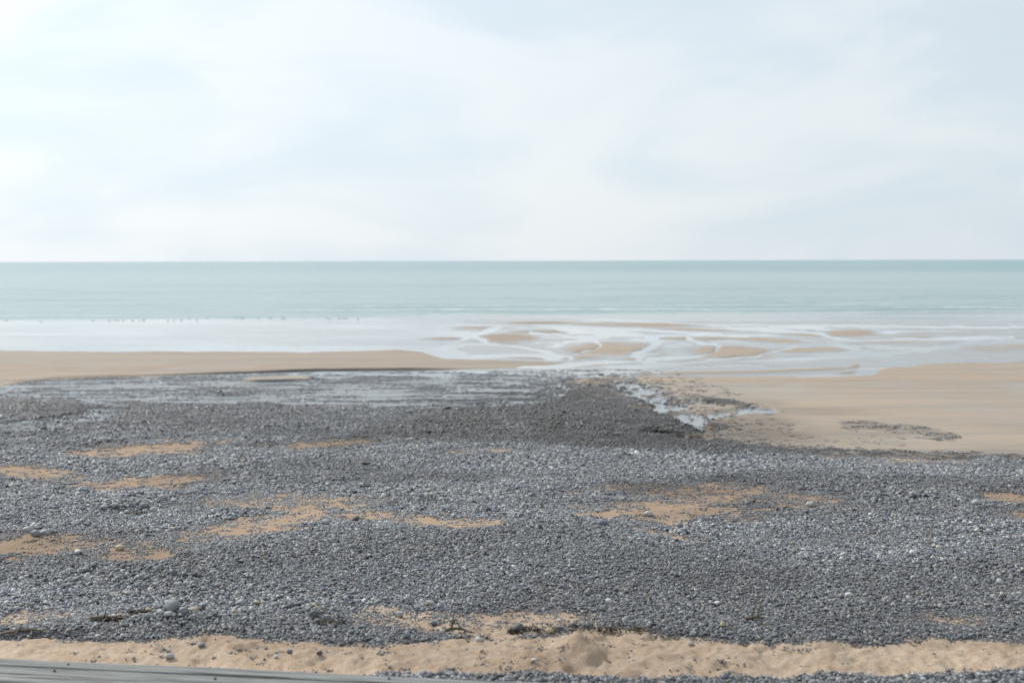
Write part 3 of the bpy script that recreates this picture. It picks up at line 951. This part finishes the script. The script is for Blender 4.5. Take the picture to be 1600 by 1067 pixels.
# ------------------------------------------------------------------ single stones one can pick out
STONES = [  # u, v, width px, kind, aspect, label
    (268, 977, 25, 'grey', .85, 'biggest rounded grey rock of the cluster on the lower left shingle'),
    (232, 989, 13, 'grey', .8, 'leftmost small grey stone of the rock cluster on the lower left shingle'),
    (249, 985, 12, 'pale', .8, 'pale stone wedged left of the biggest rock in the lower left cluster'),
    (262, 989, 12, 'pale', .7, 'pale stone lying in front of the biggest rock in the lower left cluster'),
    (286, 985, 14, 'grey', .8, 'grey stone touching the right side of the biggest rock lower left'),
    (300, 978, 15, 'tan', .6, 'brownish stone behind the right end of the lower left rock cluster'),
    (43, 846, 14, 'pale', .9, 'pale stone at the left end of the heap by the far left sand hollow'),
    (55, 854, 14, 'grey', .8, 'grey stone in the front of the heap by the far left sand hollow'),
    (69, 851, 13, 'pale', .8, 'pale stone in the middle of the heap by the far left sand hollow'),
    (78, 846, 12, 'grey', .8, 'grey stone at the right end of the heap by the far left sand hollow'),
    (161, 806, 10, 'pale', .8, 'leftmost pale stone along the dark hollow at mid left'),
    (178, 803, 10, 'pale', .8, 'second pale stone from the left above the dark hollow at mid left'),
    (189, 809, 8, 'white', .8, 'small white stone inside the dark hollow at mid left'),
    (226, 802, 12, 'grey', .7, 'flat grey stone just right of the dark hollow at mid left'),
    (240, 806, 12, 'pale', .8, 'pale stone two stones right of the dark hollow at mid left'),
    (249, 811, 8, 'white', .8, 'small white stone at the right end of the row by the dark hollow'),
    (253, 791, 12, 'pale', 1.0, 'round pale stone standing above the right end of the dark hollow'),
    (270, 795, 7, 'white', .9, 'small white pebble right of the round pale stone at mid left'),
    (121, 884, 11, 'white', .8, 'whitish stone below the far left sand hollow'),
    (186, 876, 13, 'tan', .7, 'flat beige stone on the sandy patch at left'),
    (231, 970, 11, 'yellow', .8, 'yellow stone beside the dark seaweed above the lower left rocks'),
    (366, 974, 8, 'yellow', .9, 'small yellow pebble between the rock cluster and the loose dark stones'),
    (857, 1001, 13, 'yellow', .7, 'yellow stone on the seaweed line at bottom centre'),
    (1128, 996, 10, 'yellow', .9, 'small yellow stone at the shingle edge right of centre'),
    (746, 1013, 11, 'white', .8, 'bright white pebble on the sand strip right of the driftwood stick'),
    (690, 1000, 9, 'pale', 1.1, 'upright pale stone at the left tip of the driftwood stick'),
    (624, 972, 13, 'pale', .85, 'large pale rounded stone on the shingle edge at bottom centre'),
    (374, 957, 13, 'pale', .7, 'pale stone left of the black gap in the lower shingle'),
    (399, 958, 11, 'tan', .6, 'flat brown stone left of the two dark rocks in the lower shingle'),
    (427, 963, 12, 'grey', .7, 'grey stone between the brown stone and the dark rock lower left'),
    (453, 966, 15, 'dark', .75, 'dark brown grey rock left of the tan reed stalk'),
    (490, 981, 17, 'dark', .8, 'dark rock lying under the tan reed stalk'),
    (565, 999, 15, 'blue', .35, 'flat slate grey stone on the sand right of the seaweed tuft'),
    (636, 1012, 10, 'blue', .9, 'upright blue grey pebble on the upper edge of the sand strip'),
    (498, 1035, 10, 'dark', .7, 'dark pebble alone on the sand strip above the timber edge'),
    (451, 1033, 9, 'blue', .8, 'blue grey pebble on the sand strip left of the dark pebble'),
    (313, 1022, 13, 'grey', .6, 'flat grey stone on the sand strip below the rock cluster'),
    (263, 1039, 15, 'pale', .6, 'pale flat stone lying against the timber edge'),
    (430, 1042, 8, 'white', .7, 'small whitish pebble in the sand close to the timber edge'),
    (676, 984, 12, 'blue', .8, 'blue grey stone right of the large pale stone at bottom centre'),
    (706, 983, 13, 'grey', .8, 'grey stone above the driftwood stick'),
    (808, 991, 20, 'dark', .8, 'big dark rock at the left end of the seaweed line'),
    (881, 1022, 9, 'white', .8, 'white pebble on the sand beside the little sand cone'),
    (833, 1051, 10, 'white', .6, 'white pebble among the stones near the bottom edge'),
    (872, 985, 8, 'white', .8, 'white pebble on the reddish sand above the seaweed line'),
    (950, 957, 10, 'white', .9, 'white round stone in the shingle above the sand cone'),
    (1120, 958, 10, 'white', .8, 'white round stone in the shingle at lower right of centre'),
    (1078, 1016, 10, 'pale', .7, 'pale stone at the top of the sand strip right of the sand cone'),
    (1012, 812, 15, 'pale', .6, 'pale flat stone on the orange sand hollow right of centre'),
    (940, 836, 17, 'blue', .8, 'dark blue grey stone below the orange sand hollow'),
    (857, 773, 8, 'white', .9, 'single white pebble on the grey bank right of centre'),
    (1060, 836, 14, 'grey', .8, 'grey stone at the lower right of the orange sand hollow'),
    (556, 826, 11, 'dark', .8, 'dark stone on the sand hollow at centre left'),
    (508, 836, 13, 'pale', .7, 'pale stone on the front rim of the sand hollow at centre left'),
    (562, 820, 8, 'tan', .6, 'small beige stone just above the dark stone in the sand hollow'),
    (652, 780, 9, 'grey', .8, 'grey stone casting a dark gap on the middle bank'),
    (1265, 803, 15, 'pale', .7, 'pale blurred stone at the right end of the orange sand hollow'),
    (1185, 866, 12, 'pale', .9, 'pale stone on the right bank of shingle'),
    (1325, 950, 12, 'white', .8, 'white stone low on the right bank of shingle'),
    (1525, 803, 16, 'pale', .7, 'pale stone beside the sand hollow at the right edge'),
    (1365, 797, 13, 'grey', .8, 'grey stone on top of the right bank of shingle'),
    (201, 937, 8, 'white', 1.0, 'small white stone in the shingle above the lower left rock cluster'),
    (290, 932, 8, 'white', .8, 'white pebble in the shingle up and right of the rock cluster'),
]
for i, (u, v, w, kind, asp, lab) in enumerate(STONES):
    X, D = from_uv(u, v + w * asp * .25)
    r = w * .5 * D / F * (1.1 if i < 20 else .95)
    pm = pebble_mesh('stone', 30 + i, 2, 1.0, .85, asp * .92, .26, 1.25)
    pm.materials.append(M_ST[kind])
    o = bpy.data.objects.new('stone', pm)
    COL.objects.link(o)
    f0 = ground_z(X, D)
    fd = fields(np.array([X, X]), np.array([D, D]))
    o.location = (X, D, f0 + r * asp * .58 + .01 + .022 * float(fd['peb'][0]))
    o.scale = (r, r, r)
    o.rotation_euler = (random.uniform(-.15, .15), random.uniform(-.15, .15), random.uniform(-.5, .5))
    tag(o, lab, 'stone', 'stones standing out of the shingle')


# ------------------------------------------------------------------ driftwood, reeds and seaweed
def tube(pts, rads, seg=7):
    V, Fc = [], []
    n = len(pts)
    for i, p in enumerate(pts):
        p = Vector(p)
        t = (Vector(pts[min(i + 1, n - 1)]) - Vector(pts[max(i - 1, 0)])).normalized()
        a = t.cross(Vector((0, 0, 1)))
        if a.length < 1e-3:
            a = Vector((1, 0, 0))
        a.normalize()
        b = t.cross(a)
        for k in range(seg):
            an = 2 * math.pi * k / seg
            V.append(tuple(p + (a * math.cos(an) + b * math.sin(an)) * rads[i] * (1 + .12 * math.sin(3 * an + i))))
    for i in range(n - 1):
        for k in range(seg):
            Fc.append((i * seg + k, i * seg + (k + 1) % seg, (i + 1) * seg + (k + 1) % seg, (i + 1) * seg + k))
    Fc.append(tuple(range(seg))[::-1])
    Fc.append(tuple((n - 1) * seg + k for k in range(seg)))
    return V, Fc


M_DRIFT = plain('driftwood_bark', (.11, .085, .055), .8, .4, 30)
M_REED = plain('dry_reed', (.38, .30, .17), .75, .3, 30)
M_WEED = plain('dried_seaweed', (.035, .028, .02), .6, .5, 25)


def stick(u0, v0, u1, v1, rad, mat, label, cat, name, lift=.03, twigs=2, bow=.03):
    a = from_uv(u0, v0)
    b = from_uv(u1, v1)
    cx, cy = (a[0] + b[0]) / 2, (a[1] + b[1]) / 2
    zc = ground_z(cx, cy)
    root = bpy.data.objects.new(name, None)
    root.location = (cx, cy, zc)
    root.empty_display_size = .1
    COL.objects.link(root)
    tag(root, label, cat)
    pts, rads = [], []
    for i in range(11):
        t = i / 10
        x = a[0] + (b[0] - a[0]) * t
        y = a[1] + (b[1] - a[1]) * t + bow * math.sin(t * 5 + u0)
        pts.append((x - cx, y - cy, lift + .03 * math.sin(t * math.pi) + random.uniform(-.006, .006)))
        rads.append(rad * (1 - .6 * t) * random.uniform(.88, 1.12))
    V, Fc = tube(pts, rads)
    link_mesh('stem', V, Fc, mat, root)
    for k in range(twigs):
        j = 3 + 3 * k
        p = Vector(pts[j])
        dr = Vector((random.uniform(-.2, .6), random.uniform(-.5, .5), random.uniform(.2, .6))).normalized()
        L0 = rad * random.uniform(6, 12)
        V, Fc = tube([tuple(p + dr * L0 * t / 3 + Vector((0, 0, .01 * t))) for t in range(4)], [rad * .4, rad * .32, rad * .22, rad * .1], 5)
        link_mesh('twig', V, Fc, mat, root)
    return root


stick(690, 1001, 736, 1004, .028, M_DRIFT, 'dark olive driftwood stick half buried at the shingle edge, bottom centre', 'driftwood', 'driftwood_stick', .03)
stick(140, 984, 178, 981, .022, M_DRIFT, 'short dark driftwood piece on the shingle left of the rock cluster', 'driftwood', 'driftwood_stick')
stick(1164, 986, 1192, 984, .030, M_DRIFT, 'blackish driftwood piece on the lower shingle right of centre', 'driftwood', 'driftwood_stick')
stick(486, 972, 504, 985, .009, M_REED, 'thin tan reed stalk propped over the dark rock', 'reed stalk', 'reed_stalk', .10, 1)
stick(928, 998, 932, 1008, .010, M_REED, 'short pale reed stub standing at the seaweed line', 'reed stalk', 'reed_stalk', .06, 1)
stick(0, 1005, 88, 1000, .020, M_DRIFT, 'long thin brown driftwood pole lying at the far left sand edge', 'driftwood', 'driftwood_stick', .015, 1)


def weed(u, v, wpx, n, label, dpt=.10, mat=M_WEED, hgt=.06):
    X, D = from_uv(u, v)
    w = wpx * D / F
    V, Fc = [], []
    for k in range(n):
        x = random.uniform(-.5, .5) * w
        y = random.gauss(0, dpt * .5)
        zg = ground_z(X + x, D + y) - ground_z(X, D)
        an = random.uniform(-.7, .7) + (math.pi if random.random() < .5 else 0)
        L0 = random.uniform(.05, .16)
        pts = []
        for j in range(5):
            t = j / 4
            pts.append((x + math.cos(an) * L0 * t, y + math.sin(an) * L0 * t, zg + .01 + hgt * random.uniform(.1, 1.) * math.sin(t * math.pi)))
            an += random.uniform(-.5, .5)
        r = random.uniform(.003, .009)
        v2, f2 = tube(pts, [r, r * 1.3, r * 1.2, r, r * .4], 4)
        o = len(V)
        V += v2
        Fc += [tuple(i + o for i in q) for q in f2]
    o = link_mesh('seaweed_clump', V, Fc, mat)
    o.location = (X, D, ground_z(X, D))
    for vv in o.data.vertices:
        pass
    tag(o, label, 'seaweed')
    return o


weed(300, 968, 26, 70, 'dark seaweed tuft behind the biggest lower left rock', .08)
weed(218, 974, 18, 40, 'brown seaweed scrap left of the yellow stone', .06)
weed(516, 994, 34, 90, 'straggly olive black seaweed clump right of the reed stalk', .12)
weed(905, 1001, 200, 80, 'long thin line of dark seaweed along the sand strip at bottom centre', .10)
weed(812, 996, 26, 50, 'seaweed caught under the big dark rock', .08)
weed(170, 984, 60, 70, 'thin dark seaweed scatter beside the driftwood at lower left', .08)
weed(570, 768, 10, 30, 'small black seaweed lump on the middle shingle bank', .06)
weed(205, 809, 44, 90, 'black seaweed lying in the hollow at mid left', .14)

# ------------------------------------------------------------------ low sand bank edge across the beach (undercut rim)
# the rim itself is part of beach_ground's relief

# ------------------------------------------------------------------ timber boards at the foot of the picture
ax = (B - A).normalized()
nrm = Vector((ax.y, -ax.x, 0)).normalized()
if nrm.y > 0:
    nrm = -nrm
ang = math.atan2(ax.y, ax.x)
walk = bpy.data.objects.new('timber_edging', None)
walk.location = (A.x, A.y, ZT - .3)
walk.rotation_euler = (0, 0, ang)
walk.empty_display_size = .3
COL.objects.link(walk)
tag(walk, 'weathered grey timber boards edging the beach at the bottom left corner', 'boardwalk')


def board(y0, y1, zt, x0, x1, th=.30):
    nx, ny = 120, 7
    V, Fc = [], []
    prof = [(y0, -th), (y0, -.02), (y0 - .012, -.004)] + [(y0 + (y1 - y0) * t, 0) for t in (.15, .35, .5, .65, .85)] + \
        [(y1 + .012, -.004), (y1, -.02), (y1, -th)]
    m = len(prof)
    for i in range(nx + 1):
        x = x0 + (x1 - x0) * i / nx
        for k, (yy, z) in enumerate(prof):
            w = .006 * mn.noise(Vector((x * .9, yy * 7, 4.2 + y0))) + .003 * mn.noise(Vector((x * 6, yy * 30, 1)))
            V.append((x, yy + w, z + zt + (.010 * mn.noise(Vector((x * .5, yy * 14, 9))) if z > -.1 else 0)))
    for i in range(nx):
        for k in range(m - 1):
            Fc.append((i * m + k, i * m + k + 1, (i + 1) * m + k + 1, (i + 1) * m + k))
    Fc.append(tuple(range(m)))
    Fc.append(tuple(nx * m + k for k in range(m))[::-1])
    o = link_mesh('plank', V, Fc, M_WOOD, walk, True)
    return o


sgn = -1     # boards lie on the camera side of the edge line
board(0, sgn * .235, .30, -3.5, 7.6)
board(sgn * .262, sgn * .52, .292, -3.5, 8.6)
board(sgn * .545, sgn * .80, .30, -3.5, 9.6)
M_NAIL = plain('rusty_iron', (.06, .045, .035), .6, .3, 60)
for (x, y) in [(.9, -.38), (2.9, -.40), (4.9, -.12), (.95, -.14)]:
    bm = bmesh.new()
    bmesh.ops.create_cone(bm, cap_ends=True, segments=12, radius1=.016, radius2=.011, depth=.02)
    me2 = bpy.data.meshes.new('bolt_head')
    bm.to_mesh(me2)
    bm.free()
    me2.materials.append(M_NAIL)
    o = bpy.data.objects.new('bolt_head', me2)
    COL.objects.link(o)
    o.parent = walk
    o.location = (x, y, .305)

# ------------------------------------------------------------------ seabirds at the water's edge
M_BIRD = plain('bird_plumage', (.36, .35, .34), .8, .35, 12)
M_BIRD2 = plain('bird_bill', (.10, .07, .03), .6, .2, 12)


def bird_mesh(seed):
    rnd = random.Random(seed)
    bm = bmesh.new()

    def blob(c, r, rot=0.):
        mtx = Matrix.Translation(c) @ Matrix.Rotation(rot, 4, 'Y') @ Matrix.Diagonal((*r, 1))
        bmesh.ops.create_icosphere(bm, subdivisions=2, radius=1.0, matrix=mtx)

    def leg(y):
        mtx = Matrix.Translation((0.0, y, .07))
        bmesh.ops.create_cone(bm, cap_ends=True, segments=6, radius1=.008, radius2=.011, depth=.15, matrix=mtx)
        mtx = Matrix.Translation((.025, y, .006)) @ Matrix.Diagonal((.032, .016, .005, 1))
        bmesh.ops.create_icosphere(bm, subdivisions=1, radius=1.0, matrix=mtx)
    blob((0, 0, .20), (.16, .075, .075), .22)
    blob((-.15, 0, .185), (.10, .035, .022), -.12)      # tail and wing tips
    hx, hz = ((.145, .335), (.21, .13), (.10, .29))[seed]     # alert, feeding, hunched
    blob(((.11 + hx) / 2 - .01, 0, (.21 + hz) / 2), (.05, .045, .075), .5 if hz > .2 else 1.9)          # neck
    blob((hx, 0, hz), (.048, .038, .038), 0)        # head
    leg(.03)
    leg(-.03)
    mtx = Matrix.Translation((hx + .06, 0, hz - .007 if hz > .2 else hz - .03)) @ Matrix.Rotation(math.pi / 2, 4, 'Y')
    bmesh.ops.create_cone(bm, cap_ends=True, segments=6, radius1=.012, radius2=.003, depth=.06, matrix=mtx)
    me = bpy.data.meshes.new('seabird')
    bm.to_mesh(me)
    bm.free()
    me.polygons.foreach_set('use_smooth', [True] * len(me.polygons))
    me.materials.append(M_BIRD)
    return me


ORD = ['first', 'second', 'third', 'fourth', 'fifth', 'sixth', 'seventh', 'eighth', 'ninth', 'tenth', 'eleventh', 'twelfth',
       'thirteenth', 'fourteenth', 'fifteenth', 'sixteenth', 'seventeenth', 'eighteenth', 'nineteenth', 'twentieth']
BU = [(10, 502), (64, 503), (145, 502.5), (170, 502), (179, 501.5), (184, 502.5), (192, 502), (207, 502), (217, 503), (224, 501.5),
      (262, 502.5), (272, 501.5), (283, 501.5), (296, 499), (307, 501.5), (324, 498), (370, 498), (377, 497.8), (380, 498.2),
      (404, 498), (420, 498.2), (423, 497.6), (441, 498), (445, 498.6), (474, 497.5), (510, 498), (515, 499), (530, 498.5),
      (536, 497.8), (541, 498.5), (559, 498.5)]
bm_shapes = [bird_mesh(k) for k in range(3)]
nb = len(BU)
for i, (u, v) in enumerate(BU):
    X, D = from_uv(u, v)
    D = min(D, 146)
    X = (u - 800) / F * D
    o = bpy.data.objects.new('seabird', bm_shapes[random.choice([0, 0, 1, 2])])
    COL.objects.link(o)
    o.location = (X, D, max(-.05, ground_z(X, D)))
    sc = random.uniform(.46, .66)
    o.scale = (sc, sc, sc)
    o.rotation_euler = (0, 0, random.choice([0, math.pi]) + random.uniform(-.8, .8))
    if i < 16:
        lab = 'small dark seabird at the water\'s edge, %s from the left of the row' % ORD[i]
    else:
        lab = 'small dark seabird at the water\'s edge, %s from the right of the row' % ORD[nb - 1 - i]
    tag(o, lab, 'seabird', 'seabirds standing along the water\'s edge')
